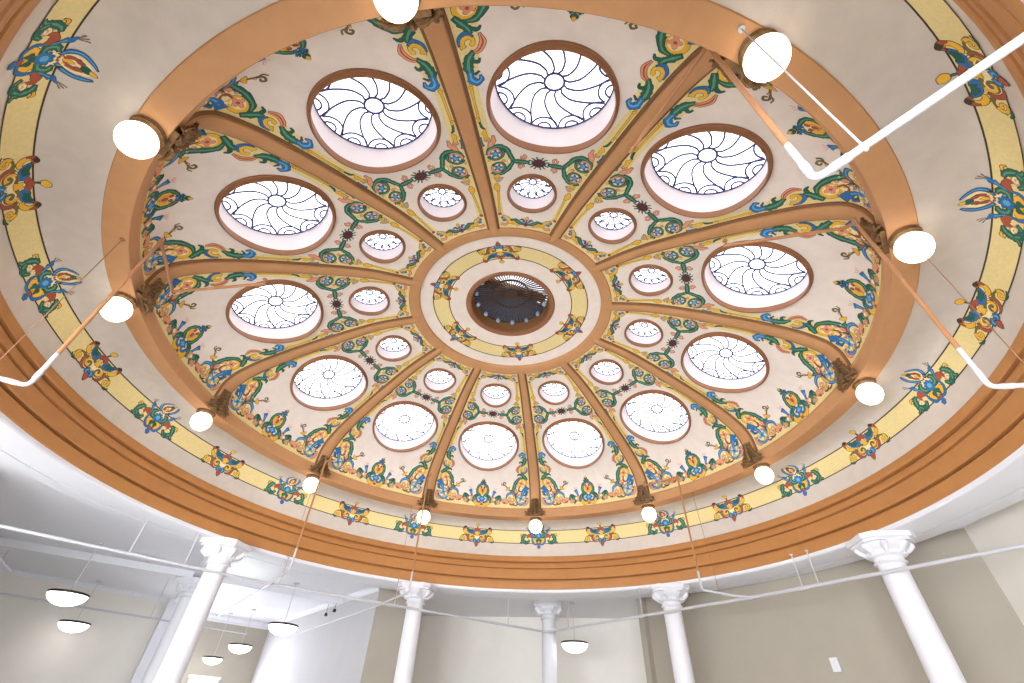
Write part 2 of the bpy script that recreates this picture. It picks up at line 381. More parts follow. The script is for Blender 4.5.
def lead_tube(mb, P2, qc, depth, r, mi=0):
    """lead came drawn on the flat pane of a round light"""
    mb.tube([pane_pt(x, y, qc, depth) for x, y in P2], r, n=5, mi=mi)
def pane_frame(qc):
    p, nn = SA.at(qc); c = Vector((p.x, 0, p.y)); n = Vector((nn.x, 0, nn.y)); ex = Vector((0,1,0)); ey = Vector((-n.z, 0, n.x))
    return c, n, ex, ey     # ey points outwards along the profile
def pane_pt(x, y, qc, depth):
    c, n, ex, ey = pane_frame(qc); return c+ex*x+ey*y-n*depth
def round_light(name, qc, R, Rin, depth, big, label, cat, group):
    c, n, ex, ey = pane_frame(qc)
    o = thing(name, label, cat, c, 0, group)
    mb = MB(['bezel']); N = 72
    w = .03 if big else .022
    sec = [(R-.012, .03), (R-.012,.018),(R+.004,.026),(R+w*.5,.022),(R+w,.012),(R+w,-.012),(R-.0,-.012)]
    p_ = .075 if big else .05
    sec = [(R-.014,-.05),(R-.014,p_-.012),(R-.010,p_),(R+.002,p_),(R+w*.45,p_*.75),(R+w*.55,p_*.4),(R+w,p_*.3),(R+w,-.006)]
    vs = []
    for k in range(N):
        a = 2*pi*k/N
        for rr, hh in sec: vs.append(SA.map(rr*cos(a), qc+rr*sin(a), hh))
    L = len(sec); mb.add(vs, [(k*L+i, ((k+1) % N)*L+i, ((k+1) % N)*L+i+1, k*L+i+1) for k in range(N) for i in range(L-1)])
    mb.build('frame', o, c)
    wb = MB(['whitewell']); vs = []
    for k in range(N):
        a = 2*pi*k/N
        vs += [SA.map((R-.012)*cos(a), qc+(R-.012)*sin(a), -.004), pane_pt((Rin+.0)*cos(a), (Rin+.0)*sin(a), qc, depth+.01)]
    wb.add(vs, [(2*k, 2*((k+1) % N), 2*((k+1) % N)+1, 2*k+1) for k in range(N)]); wb.build('well', o, c)
    pb = MB(['sky']); vs = [pane_pt(0, 0, qc, depth)]+[pane_pt(Rin*cos(2*pi*k/N), Rin*sin(2*pi*k/N), qc, depth) for k in range(N)]
    pb.add(vs, [(0, k+1, (k+1) % N+1) for k in range(N)]); pb.build('glass_pane', o, c, smooth=False)
    lb = MB(['lead']); d = depth-.012; t = .0115 if big else .0085
    if big:
        rc = Rin*.165
        lead_tube(lb, [(rc*cos(2*pi*k/24), rc*sin(2*pi*k/24)) for k in range(25)], qc, d, t*1.2)
        for j in range(12):
            a = 2*pi*(j+.5)/12; P = []
            for i in range(17):
                u = (i/16)**1.4; rr = rc+(Rin*.97-rc)*u; K_ = ((0,.42),(.1,.6),(.3,.50),(.55,.27),(.8,.09),(1.01,0)); tw = next(y0+(y1-y0)*(u-x0)/(x1-x0) for (x0,y0),(x1,y1) in zip(K_, K_[1:]) if x0 <= u <= x1)
                P.append((rr*cos(a-tw), rr*sin(a-tw)))
            lead_tube(lb, P, qc, d, t)
            b = 2*pi*j/12; cx, cy = Rin*cos(b), Rin*sin(b)
            for rs in (Rin*.245, Rin*.125):
                P = []
                for i in range(17):
                    g = b+pi/2+.13+(pi-.26)*i/16; P.append((cx+rs*cos(g), cy+rs*sin(g)))
                P = [(x, y) for x, y in P if hypot(x, y) < Rin*.995]
                lead_tube(lb, P, qc, d, t)
    else:
        rc = Rin*.17
        lead_tube(lb, [(rc*cos(2*pi*k/20), rc*sin(2*pi*k/20)) for k in range(21)], qc, d, t*1.2)
        for j in range(12):
            a = 2*pi*(j+.5)/12; lead_tube(lb, [(rr*Rin*cos(a+.25*(rr-.17)), rr*Rin*sin(a+.25*(rr-.17))) for rr in (.17,.4,.7,.86)], qc, d, t)
            b = a+2*pi/24+.1; rs = Rin*.19
            lead_tube(lb, [(Rin*.8*cos(b)+rs*cos(2*pi*k/16), Rin*.8*sin(b)+rs*sin(2*pi*k/16)) for k in range(17)], qc, d, t)
    lead_tube(lb, [(Rin*.995*cos(2*pi*k/48), Rin*.995*sin(2*pi*k/48)) for k in range(49)], qc, d, t)
    lb.build('leading', o, c)
    return o

PANEL_POS = None
POS = ['upper left','top','upper right','right, level with the oculus','right, just below oculus level','lower right','bottom, just right of the centre rib','bottom, just left of the centre rib','lower left, near the bottom','lower left','left, level with the oculus','left, above oculus level']
RPOS = ['topmost, ending at the cut-off lamp','upper right, at the thick white bent pipe','right side, above oculus level','right side, below oculus level','lower right, second from the bottom centre','lower right, next to the bottom centre',
 'bottom centre, nearly vertical','bottom, next left of the centre','lower left, second from the bottom centre','lower left, third from the bottom centre','left side, level with the oculus','upper left side, above oculus level']

def polar(i): return A0+STEP*i
def place(proto, i, az, labels):
    o = proto if i == 0 else copy_tree(proto)
    loc = proto['base']; o.location = (loc[0]*cos(az), loc[0]*sin(az), loc[2]); o.rotation_euler = (0,0,az)
    o['label'] = labels[i]; return o

# ---------------------------------------------------------------- dome panels
c, n_, ex_, ey_ = pane_frame(q_of_r(SA, 3.2))
pan = thing('dome_bay', 'x', 'ceiling panel', c, 0, 'painted bays of the dome'); pan['base'] = list(c)
panel_mesh().build('plaster', pan, c, merge=False)
panel_band().build('painted_border', pan, c, merge=False)
panel_fresco().build('painted_scrollwork', pan, c, smooth=False, merge=False)
big = round_light('round_skylight', QL, .675, .645, .27, True, 'x', 'skylight', 'large leaded skylights'); big['base'] = list(big.location)
sml = round_light('small_round_skylight', QS, .318, .295, .22, False, 'x', 'skylight', 'small leaded skylights'); sml['base'] = list(sml.location)

# ---------------------------------------------------------------- ribs
def rib_mesh():
    n = 70; q0, q1 = 1.70, QEND-.0
    rows = [[], []]
    def hw(q): r = SA.at(q)[0].x; return .088+.014*(r-1.8)
    face = MB(['tan']); vs = []; m = 0
    for i in range(n+1):
        q = q0+(q1-q0)*i/n; w = hw(q)
        row = [(-w+.03,.028),(-w+.034,.05),(-w+.045,.056),(0,.06),(w-.045,.056),(w-.034,.05),(w-.03,.028)]
        m = len(row); vs += [SA.map(x, q, h) for x, h in row]
    face.add(vs, [(i*m+k, (i+1)*m+k, (i+1)*m+k+1, i*m+k+1) for i in range(n) for k in range(m-1)])
    sides = []
    for s in (1,-1):
        e = MB(['brown']); vs = []
        for i in range(n+1):
            q = q0+(q1-q0)*i/n; w = hw(q)
            row = [(s*(w-.028),.030),(s*(w-.018),.034),(s*(w-.010),.026),(s*(w+.004),.020),(s*(w+.006),-.01)]
            vs += [SA.map(x, q, h) for x, h in row]
        fs = [(i*5+k, (i+1)*5+k, (i+1)*5+k+1, i*5+k+1) for i in range(n) for k in range(4)]
        e.add(vs, fs if s > 0 else [f[::-1] for f in fs]); sides.append(e)
    return face, sides
rc_, _, _, _ = pane_frame(q_of_r(SA, 3.2))
rib = thing('dome_rib', 'x', 'ceiling rib', rc_, 0, 'tan ribs of the dome'); rib['base'] = list(rc_)
fm, sm = rib_mesh(); fm.build('rib_face', rib, rc_)
for e in sm: e.build('edge_molding', rib, rc_)

# ---------------------------------------------------------------- corbels: cast leaf brackets at the foot of each rib
def corbel():
    base = Vector((4.82, 0, 3.83))
    o = thing('leaf_corbel', 'x', 'bracket', base, 0, 'cast leaf corbels at the rib feet'); o['base'] = list(base)
    mb = MB(['bronze'])
    # core: tapering shield following the fascia
    vs = []; rows = 10; K = 9
    for i in range(rows+1):
        t = i/rows; z = 3.83+.34*t; w = .19*(1-t)**1.2+.08; dpt = .04+.025*sin(pi*min(1, t*1.05))
        for k in range(K):
            s = -1+2*k/(K-1); vs.append((4.855-dpt*(1-s*s)**.5 if abs(s) < 1 else 4.855, s*w*.8, z))
    mb.add(vs, [(i*K+k, i*K+k+1, (i+1)*K+k+1, (i+1)*K+k) for i in range(rows) for k in range(K-1)])
    rnd = random.Random(3)
    def leaf(p0, p1, p2, r):
        P = catmull([p0, p1, p2], 5); m = len(P)-1
        mb.tube(P, [r*(.35+.9*sin(pi*(i/m)**.7))*(1+.3*((i % 2))) if i < m else r*.3 for i in range(m+1)], n=6)
    for s in (1,-1):
        for j, (z, w, r) in enumerate([(4.14,.085,.013),(4.08,.10,.015),(4.02,.13,.016),(3.96,.165,.017),(3.90,.205,.018),(3.85,.25,.016)]):
            leaf((4.81,.02*s,z-.03),(4.775,.6*w*s,z+.015),(4.82,w*s,z-.035), r)
            leaf((4.80,.03*s,z-.01),(4.755,.35*w*s,z-.03),(4.79,.75*w*s,z-.065), r*.9)
        # volutes
        for (cy, cz, rr) in ((.06,4.13,.032),(.13,3.93,.04),(.21,3.87,.03)):
            P = []
            for k in range(15):
                a = k/14*2.6*pi; R = rr*(1-k/18); P.append((4.775+.01*k/14, s*(cy+R*cos(a)), cz+R*sin(a)))
            mb.tube(P, [.010]*14+[.014], n=6)
        for k in range(10):
            y = s*(.03+.022*k); z = 3.86+.34*(1-(.03+.022*k)/.26)+rnd.uniform(-.02,.02)
            leaf((4.80,y*.8,z-.03),(4.76,y*.8+s*.012,z-.045),(4.79,y*.8+s*.025,z-.075), .012)
    for k in range(6): leaf((4.80,0,4.17-.056*k),(4.735,0,4.155-.056*k),(4.765,0,4.12-.056*k), .02)
    mb.build('leafwork', o, base)
    b = MB(['bronze']); b.box((4.82,0,4.185),(.09,.16,.025)); b.build('abacus', o, base)
    b = MB(['bronze']); b.box((4.835,0,3.82),(.07,.34,.014)); b.build('base_plate', o, base)
    return o
cor = corbel()

for pr in (pan, big, sml, rib, cor): freeze(pr)
for i in range(12):
    place(pan, i, polar(i), ['cream wedge-shaped dome bay with painted scrollwork, '+p for p in POS])
    place(big, i, polar(i), ['large round leaded skylight, swirling spokes, '+p for p in POS])
    place(sml, i, polar(i), ['small round leaded skylight nearest the oculus, '+p for p in POS])
    place(rib, i, polar(i+.5), ['tan curved dome rib, '+p for p in RPOS])
    place(cor, i, polar(i+.5), ['dark bronze leaf corbel under rib, '+p for p in RPOS])

# ---------------------------------------------------------------- rings of the dome (structure)
def ringobj(name, prof, m, seg=240, ang=30):
    mb = MB([m]); mb.lathe(prof, seg); return tag(mb.build(name, ang=ang), kind='structure')
ringobj('trim_1', [(1.60,5.72),(1.60,5.665),(1.612,5.648),(1.63,5.64),(1.70,5.615),(1.765,5.60),(1.78,5.605),(1.785,5.66)], 'tan')
ringobj('trim_2', [(4.88,3.995),(4.842,3.99),(4.835,3.975),(4.848,3.965),(4.848,3.80),(4.853,3.792),(5.09,3.792),(5.10,3.80),(5.10,3.85)], 'tan')
mb = MB(['cove']); P = [(p.x, p.y) for p in CV.p]; mb.lathe(P, 360)
cove = tag(mb.build('ceiling_cove', ang=60), kind='structure')
ringobj('trim_3', [(5.70,3.18),(5.668,3.168),(5.652,3.155),(5.645,3.12),(5.645,3.06),(5.655,3.045),(5.72,3.032),(5.72,3.008),(5.662,2.998),(5.652,2.98),(5.652,2.905),
   (5.70,2.893),(5.70,2.880),(5.66,2.873),(5.658,2.86),(5.660,2.69),(5.668,2.678),(5.735,2.670),(5.735,2.645),(5.670,2.636),(5.660,2.622),(5.660,2.485),(5.668,2.468),(5.69,2.458),(5.69,2.43)], 'cornice')
# white ring beam over the columns
ringobj('trim_4', [(5.675,2.47),(5.677,2.43),(5.69,2.41),(5.72,2.40),(6.17,2.40),(6.172,2.425),(6.215,2.425),(6.217,2.405),(6.47,2.405),(6.49,2.42),(6.49,2.66)], 'white')

M['beam_shade'] = mat('dark painted shade', hx(46,46,36), .7)  # shade under the near ring beam, put in as a dark colour
mb = MB(['beam_shade']); a_ = AX+pi; mb.lathe([(5.70,2.398),(5.715,2.385),(6.46,2.385),(6.475,2.40)], 90, a0=a_-radians(62), a1=a_+radians(62)); tag(mb.build('shade_trim'), kind='structure')  # added arc below the white beam that carries the painted shade
# painted band of the cove + 24 medallions
def band(name, P, qa, qb, parent, n=240, gaps=None):
    mb = MB(['p_y','p_ol'])
    for (a, b, mi, h) in ((qa, qb, 0, .0015), (qa-.008, qa+.008, 1, .003), (qb-.008, qb+.008, 1, .003)):
        vs = []; K = 5 if mi == 0 else 2
        for k in range(n):
            th = 2*pi*k/n
            for j in range(K):
                q = a+(b-a)*j/(K-1); p = P.map(0, q, h); vs.append((p.x*cos(th), p.x*sin(th), p.z))
        mb.add(vs, [(k*K+j, ((k+1) % n)*K+j, ((k+1) % n)*K+j+1, k*K+j+1) for k in range(n) for j in range(K-1)], mi)
    return mb.build(name, parent, merge=False)
def q_of_z(P, z):
    lo, hi = 0, P.q[-1]
    for _ in range(40):
        m = (lo+hi)/2
        if P.at(m)[0].y > z or m < .35: lo = m
        else: hi = m
    return lo
qa, qb = q_of_z(CV, 3.735), q_of_z(CV, 3.46); QB = (qa+qb)/2
band('painted_band', CV, qa, qb, cove)

def med_flower(fm):
    """medallion with a blue flower, flame top and bell flowers; y up = towards the crown"""
    D = Draw(lambda x, y, h: fm(x, -y, h)); st, sp, bl = D.stroke, D.spiral, D.blob
    bl((0,.0), .15, .14, 0, 'c', 1, .008); bl((0,.21), .10, .12, 0, 'c', 1, 0)
    bl((.065,-.075), .068, .07, 0, 'o', 3, .009, lobes=5, n=30, dep=.1); bl((.035,-.08), .03, .045, .5, 'g', 5, .005, lobes=3, n=18)
    st([(.02,-.16),(.10,-.155),(.155,-.08),(.15,.0)], [.012,.02,.018,.008], 'b', 4)
    bl((0,.03), .06, .055, .4, 'b', 5, .007, lobes=4, n=28, dep=.35); bl((0,.03), .03, .028, .4, 'bl', 7, 0, lobes=4, n=20)
    st([(.05,.0),(.115,.02),(.13,.08),(.08,.11)], [.018,.034,.034,.01], 'g', 4, lobes=4, hi='gl')
    st([(.05,.125),(.105,.18),(.125,.245),(.095,.31),(.06,.35)], [.014,.02,.018,.014,.005], 'b', 4, hi='bl')
    st([(.01,.12),(.04,.18),(.05,.24),(.02,.28)], [.01,.018,.016,.006], 'r', 3, .005); bl((.035,.255), .018, .026, 0, 'r', 5, .005)
    bl((0,.295), .034, .03, 0, 'g', 4, .006); bl((0,.335), .018, .03, 0, 'o', 4, .006); bl((0,.19), .018, .035, 0, 'o', 4, .004)
    st([(0,-.14),(.0,-.18)], [.03,.024], 'r', 4); bl((0,-.215), .032, .035, 0, 'b', 4, .007, lobes=3, n=18)
    st([(.15,.03),(.19,.09),(.215,.13)], [.01,.014,.03], 'b', 4, hi='bl'); bl((.225,.15), .04, .02, .6, 'b', 4, .006, lobes=3, n=18)
    for a in (.5, .85, 1.2): st([(.235+.02*cos(a),.165+.02*sin(a)),(.235+.085*cos(a),.165+.085*sin(a))], [.003,.007], 'w', 3, 0)
    st([(.15,.0),(.21,.03),(.26,.02),(.27,-.03)], [.02,.034,.026,.008], 'r', 3, lobes=3); bl((.30,-.055), .05, .045, 0, 't', 2, .006); sp((.30,-.055), .038, .8, 0, 1, [.012,.008], 'c', 3)
    st([(.22,-.07),(.27,-.12),(.34,-.11),(.385,-.05)], [.01,.03,.034,.02], 'g', 4, lobes=4, hi='gl')
    st([(.30,.05),(.35,.03),(.385,-.03),(.40,-.10),(.45,-.125)], [.01,.034,.036,.026,.008], 'g', 3, lobes=5, hi='gl'); st([(.36,.05),(.42,.055),(.44,.02)], [.01,.014,.005], 'o', 3)
    return D.mb
def med_scroll(fm):
    """medallion of gold spirals with a single bud"""
    D = Draw(lambda x, y, h: fm(x, -y, h)); st, sp, bl = D.stroke, D.spiral, D.blob
    bl((.11,-.05), .105, .095, 0, 'c', 1, .009); bl((0,.02), .08, .1, 0, 'c', 1, 0)
    sp((.11,-.055), .085, 1.3, 2.4, -1, [.018,.014], 'ol2', 3, .004, end=.2); sp((.115,-.05), .062, .5, 1.2, -1, [.02,.012], 'o', 5, .0, end=.6)
    bl((0,.02), .045, .045, pi/4, 'o', 4, .006, lobes=4, n=24, dep=.2); bl((.045,.10), .045, .028, 0, 'r', 4, .007); bl((0,.125), .04, .03, 0, 'r', 5, .006)
    bl((0,.18), .012, .03, 0, 'g', 3, .005); bl((0,.235), .042, .036, 0, 'o', 4, .007, lobes=3, n=24, dep=.12)
    st([(.06,.06),(.12,.075),(.18,.06),(.235,.105),(.265,.15)], [.028,.04,.026,.018,.008], 'b', 3, lobes=3)
    st([(.12,.09),(.18,.085),(.225,.12)], [.022,.026,.012], 'g', 5, lobes=3)
    st([(.22,.04),(.27,.035),(.315,.075),(.31,.13),(.27,.145)], [.02,.03,.03,.02,.006], 'o', 4); st([(.25,.135),(.285,.165),(.325,.14),(.335,.09)], [.008,.024,.028,.01], 'r', 5)
    sp((.32,-.085), .058, 1.0, 1.2, -1, [.02,.012], 'o', 4, .007, end=.3); st([(.21,-.02),(.27,-.01),(.285,.02)], [.012,.016,.005], 'ol2', 4, .003)
    st([(.20,-.10),(.24,-.04),(.30,-.015),(.375,-.05),(.40,-.10)], [.01,.014,.012,.012,.004], 'ol2', 3, .003); st([(.33,-.15),(.38,-.15),(.42,-.12)], [.008,.016,.004], 'g', 5)
    st([(.20,.0),(.225,-.06),(.19,-.13),(.12,-.155)], [.014,.024,.022,.008], 'r', 3)
    st([(.02,-.10),(.055,-.14),(.03,-.17)], [.02,.03,.014], 'b', 5, lobes=3, hi='bl'); bl((0,-.20), .035, .045, 0, 'r', 4, .007, lobes=3, n=24, dep=.25); bl((0,-.245), .012, .03, 0, 'ol2', 3, .003)
    return D.mb
mfl = med_flower(lambda x, y, h: CV.map(x, QB+y*1.02, h)); msc = med_scroll(lambda x, y, h: CV.map(x, QB+y*1.0+.0, h))
o1 = mfl.build('painted_medallion', cove, smooth=False, merge=False); o2 = msc.build('painted_medallion', cove, smooth=False, merge=False)
o1['label'] = 'painted medallion with blue flower and bell flowers'; o2['label'] = 'painted medallion of gold spirals with a single bud'
for i in range(12):
    a = o1 if i == 0 else o1.copy(); b = o2 if i == 0 else o2.copy()
    if i: C.objects.link(a); C.objects.link(b)
    a.rotation_euler = (0,0,polar(i+.505)-.025*cos(polar(i+.5))); b.rotation_euler = (0,0,polar(i)-.016*cos(polar(i)))

# ---------------------------------------------------------------- centre disc and oculus
disc = thing('ceiling_medallion', 'cream painted disc with yellow ring band around the dark oculus', 'ceiling medallion', (0,0,5.7))
mb = MB(['cream']); mb.lathe([(p.x, p.y) for p in catmull([(.74,5.812),(1.2,5.77),(1.6,5.70)], 8)], 144); mb.build('plaster', disc, (0,0,5.7))
bo = band('painted_band', DC, 1.10, 1.38, disc, 144); bo.location = (0,0,-5.7)
m2 = med_scroll(lambda x, y, h: DC.map(x*.86, 1.24+y*.9, h))
om = m2.build('painted_medallion', disc, (0,0,5.7), smooth=False, merge=False)
for j in range(6):
    a = om if j == 0 else om.copy()
    if j: C.objects.link(a)
    a.rotation_euler = (0,0,polar(.5+2*j))
oc = thing('oculus', 'dark round oculus with radial spoke grille at the crown of the dome', 'oculus', (0,0,5.8))
mb = MB(['bezel']); mb.lathe([(.80,5.815),(.80,5.795),(.785,5.785),(.74,5.79),(.715,5.80),(.705,5.83)], 96); mb.build('frame', oc, (0,0,5.8))
mb = MB(['brown']); mb.lathe([(.708,5.815),(.70,6.02),(.69,6.03)], 96); mb.build('well', oc, (0,0,5.8))
mb = MB(['grille'])
def spokes(r0, r1, z0, z1, n, w):
    for k in range(n):
        a = 2*pi*k/n; t = Vector((-sin(a), cos(a), 0)); d = Vector((cos(a), sin(a), 0))
        p, q = d*r0+Vector((0,0,z0)), d*r1+Vector((0,0,z1)); up = Vector((0,0,.02))
        mb.add([p-t*w*.5, p+t*w*.5, q+t*w, q-t*w, p-t*w*.5+up, p+t*w*.5+up, q+t*w+up, q-t*w+up], [(0,1,2,3),(7,6,5,4),(0,4,5,1),(1,5,6,2),(2,6,7,3),(3,7,4,0)])
spokes(.10,.33,6.13,6.11,40,.009); spokes(.35,.69,6.11,6.04,64,.0125)
for r, z, w in ((.10,6.13,.03),(.34,6.11,.022),(.69,6.04,.03)): mb.lathe([(r-w/2,z-.01),(r+w/2,z-.01),(r+w/2,z+.02),(r-w/2,z+.02),(r-w/2,z-.01)], 96)
mb.lathe([(.0001,6.115),(.05,6.115),(.10,6.125)], 32); mb.build('spoke_grille', oc, (0,0,5.8))
mb = MB(['chamber']); mb.lathe([(.72,6.03),(.9,6.05),(.95,6.5),(.7,6.85),(.0001,6.95)], 48); mb.build('dark_chamber', oc, (0,0,5.8))
mb = MB(['skylow']); mb.box((.08,.02,6.62),(1.25,.42,.02), rz=.22); mb.build('roof_light', oc, (0,0,5.8), smooth=False)
mb = MB(['skylow']); mb.box((.62,.42,6.55),(.22,.3,.02), rz=-.2); mb.build('roof_light', oc, (0,0,5.8), smooth=False)
mb = MB(['tan']); mb.box((.0,.16,6.45),(1.4,.16,.08), rz=.3); mb.build('beam', oc, (0,0,5.8), smooth=False)
for k in range(14):
    a = 2*pi*(k+.3)/14; b = MB(['bulb']); z = 6.0
    b.lathe([(.001,-.05),(.028,-.042),(.04,-.015),(.036,.012),(.02,.03),(.018,.045)], 14, (.63*cos(a), .63*sin(a), z)); b.build('light_bulb', oc, (0,0,5.8))

# ---------------------------------------------------------------- globe lamps on the soffit
CAM = Vector((0,-5.64832,0)); FPX = 446.977
RM = [Vector((.998385,-.043203,.036890)), Vector((-.056220,-.658058,.750865)), Vector((.008164,.751726,.659425))]
base = Vector((4.975,0,3.79))
gl = thing('globe_lamp', 'x', 'globe lamp', base, 0, 'globe lamps around the dome soffit'); gl['base'] = list(base)
mb = MB(['bronze']); mb.lathe([(0.0001,3.79),(.135,3.79),(.142,3.784),(.142,3.775),(.130,3.768),(.136,3.76),(.134,3.752),(.118,3.746),(.112,3.736),(.09,3.735)], 40, (4.975,0,0)); mb.build('canopy', gl, base)
mb = MB(['globe']); P = [(.098,3.74)]+[(.149*sin(t)*(1-.10*max(0, -cos(t))), .0+3.632+.149*(-cos(t) if t > pi/2 else -cos(t)*1.12)) for t in [pi*k/22 for k in range(18, -1, -1)]]
P = [(max(r, .0001), z) for r, z in P]; mb.lathe(P, 40, (4.975,0,0)); mb.build('globe_shade', gl, base)
freeze(gl)
GPOS = ['topmost, cut by the upper photo edge','upper right, crossed by a white rod','far right, above oculus level','right side, below oculus level','lower right, second from the bottom centre','lower right, next to bottom centre',
 'bottom centre of the ring','bottom, next left of bottom centre','lower left, second from the bottom centre','lower left, third from the bottom centre','far left, level with the oculus','upper left, above oculus level']
for i in range(12): place(gl, i, polar(i+.5), ['lit white globe lamp on bronze canopy, '+p for p in GPOS])

# ---------------------------------------------------------------- the room
def struct(mb, name, **k): return tag(mb.build(name, **k), kind='structure')
ZC, ZF = 2.6, -1.6
mb = MB(['white']); n = 96; vs = []
for k in range(n):
    a = 2*pi*k/n; vs += [(6.47*cos(a), 6.47*sin(a), ZC), (22*cos(a), 22*sin(a), ZC)]
mb.add(vs, [(2*k, 2*k+1, 2*((k+1) % n)+1, 2*((k+1) % n)) for k in range(n)]); struct(mb, 'ceiling', smooth=False)
mb = MB(['floor']); mb.lathe([(.0001,ZF),(22,ZF)], 64); struct(mb, 'floor', smooth=False)
def wall(name, a, b, m='beige', z0=ZF, z1=ZC, th=.16, base=False):
    """slab from a to b (u, v); its room face lies on the line, thickness to the far side of the centre"""
    A, B = uv(*a), uv(*b); d = (B-A); L = d.length; d.normalize(); nn = Vector((-d.y, d.x, 0))
    if nn.dot((A+B)/2-CAM) < 0: nn = -nn
    c = (A+B)/2+nn*th/2; c.z = (z0+z1)/2
    mb = MB([m]); mb.box(c, (L, th, z1-z0), rz=atan2(d.y, d.x)); return struct(mb, name, smooth=False)
def crown(name, a, b, z1=ZC, h=.16, dep=.12, m='white'):
    A, B = uv(*a), uv(*b); d = (B-A).normalized(); nn = Vector((-d.y, d.x, 0))
    if nn.dot((A+B)/2-CAM) > 0: nn = -nn
    mb = MB([m]); sec = [(0,-h),(.02,-h),(.03,-h*.8),(.03,-h*.65),(dep*.45,-h*.45),(dep*.8,-h*.28),(dep*.85,-h*.12),(dep,-h*.1),(dep,0)]
    vs = [P+nn*x+Vector((0,0,z1+z)) for P in (A, B) for x, z in sec]; K = len(sec)
    mb.add(vs, [(i, i+1, K+i+1, K+i) for i in range(K-1)]); return struct(mb, name)
wall('wall_far', (9.6,-4.6), (9.6,3.4), 'alcove')
wall('wall_alcove_right', (7.2,2.44), (9.6,3.4), 'alcove')
wall('wall_alcove_left', (6.52,-3.2), (9.6,-4.5), 'alcove')
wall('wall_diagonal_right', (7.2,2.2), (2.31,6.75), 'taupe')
wall('wall_right', (2.31,6.75), (-9,6.75), 'beige')
wall('wall_near', (-9,6.75), (-9,-7.2), 'beige')
wall('wall_near_left', (-9,-7.2), (-.9,-7.2), 'beige')
wall('wall_wing_end', (-.9,-7.2), (-.9,-16.9), 'beige')
wall('wall_wing_left', (-.9,-16.6), (7.7,-11.1), 'beige'); crown('trim_5', (-.9,-16.6), (7.7,-11.1), h=.09, dep=.1)
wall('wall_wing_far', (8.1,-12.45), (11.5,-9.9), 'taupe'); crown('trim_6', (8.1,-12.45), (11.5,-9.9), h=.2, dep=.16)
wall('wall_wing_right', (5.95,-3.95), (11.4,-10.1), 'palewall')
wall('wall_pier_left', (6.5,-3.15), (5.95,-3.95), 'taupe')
wall('wall_wing_corner', (7.7,-11.5), (8.6,-13.2), 'white')
crown('trim_7', (5.95,-3.95), (11.4,-10.1), h=.12, dep=.1)
# pilaster strips
mb = MB(['white']); c = uv(7.85,-10.95,(ZF+ZC)/2); mb.box(c, (.5,.22,ZC-ZF), rz=AX+radians(-35)); struct(mb, 'trim_9', smooth=False)
mb = MB(['taupe']); c = uv(7.02,2.36,(ZF+ZC)/2); mb.box(c, (.3,.10,ZC-ZF), rz=AX+radians(-135+90)); struct(mb, 'trim_10', smooth=False)
# ceiling beams of the left wing
for k, (a, b, w, h) in enumerate((((-.85,-13.9),(8.6,-4.45),.34,.14), ((3.15,-6.35),(7.6,-10.65),.30,.11))):
    A, B = uv(*a), uv(*b); d = B-A; mb = MB(['white']); c = (A+B)/2; c.z = ZC-h/2
    mb.box(c, (d.length, w, h), rz=atan2(d.y, d.x)); struct(mb, 'ceiling_beam', smooth=False)

# windows
def window(idx, c, d, w, h, nx=2, ny=3, m='day_wing'):
    """frame centre c, d = unit direction along the wall"""
    nn = Vector((-d.y, d.x, 0)); nn = -nn if nn.dot(c-CAM) > 0 else nn
    o = bpy.data.objects.new('window_%d' % idx, None); C.objects.link(o); o.location = c; tag(o, kind='structure')  # window_1 to window_6 are added, unseen windows
    rz = atan2(d.y, d.x); f = MB(['white']); t = .07
    for x, z, a, b in ((0,h/2,w+t*2,t),(0,-h/2,w+t*2,t),(-w/2,0,t,h),(w/2,0,t,h)): f.box(c+d*x+nn*.03+Vector((0,0,z)), (a,.09,b), rz)
    for k in range(1, nx): f.box(c+d*(-w/2+w*k/nx)+nn*.03, (.03,.05,h), rz)
    for k in range(1, ny): f.box(c+nn*.03+Vector((0,0,-h/2+h*k/ny)), (w,.05,.03), rz)
    f.build('window_frame', o, c, smooth=False)
    p = MB([m]); p.box(c+nn*.012, (w,.01,h), rz); p.build('glass_pane', o, c, smooth=False)
dN = uv(0,1).normalized(); idx = 1
for v in (-5.6,-3.0,-.4,2.2): window(idx, uv(-8.995,v,.15), dN, 1.9, 2.9, m='day_near'); idx += 1  # unseen glowing windows, added to light the dome from the near side
dU = uv(1,0).normalized()
for u in (): window(idx, uv(u,6.745,.0), dU, 1.5, 2.4, m='day_side'); idx += 1
for u in (): window(idx, uv(u,-7.195,.0), dU, 1.6, 2.6, m='day_side'); idx += 1
for v in (-9.2,-12.2): window(idx, uv(-.895,v,.1), dN, 2.0, 3.0); idx += 1  # unseen glowing windows, added to brighten the left wing
wd = (uv(11.5,-9.9)-uv(8.1,-12.45)).normalized(); A = uv(8.1,-12.45)
for s in (1.35, 2.6): window(idx, A+wd*s+Vector((0,0,.02)), wd, .78, 1.9, 1, 2); idx += 1
# round-ended tall light seen between the pilasters
window(idx, A+wd*.45+Vector((0,0,.02)), wd, .4, 1.9, 1, 2)

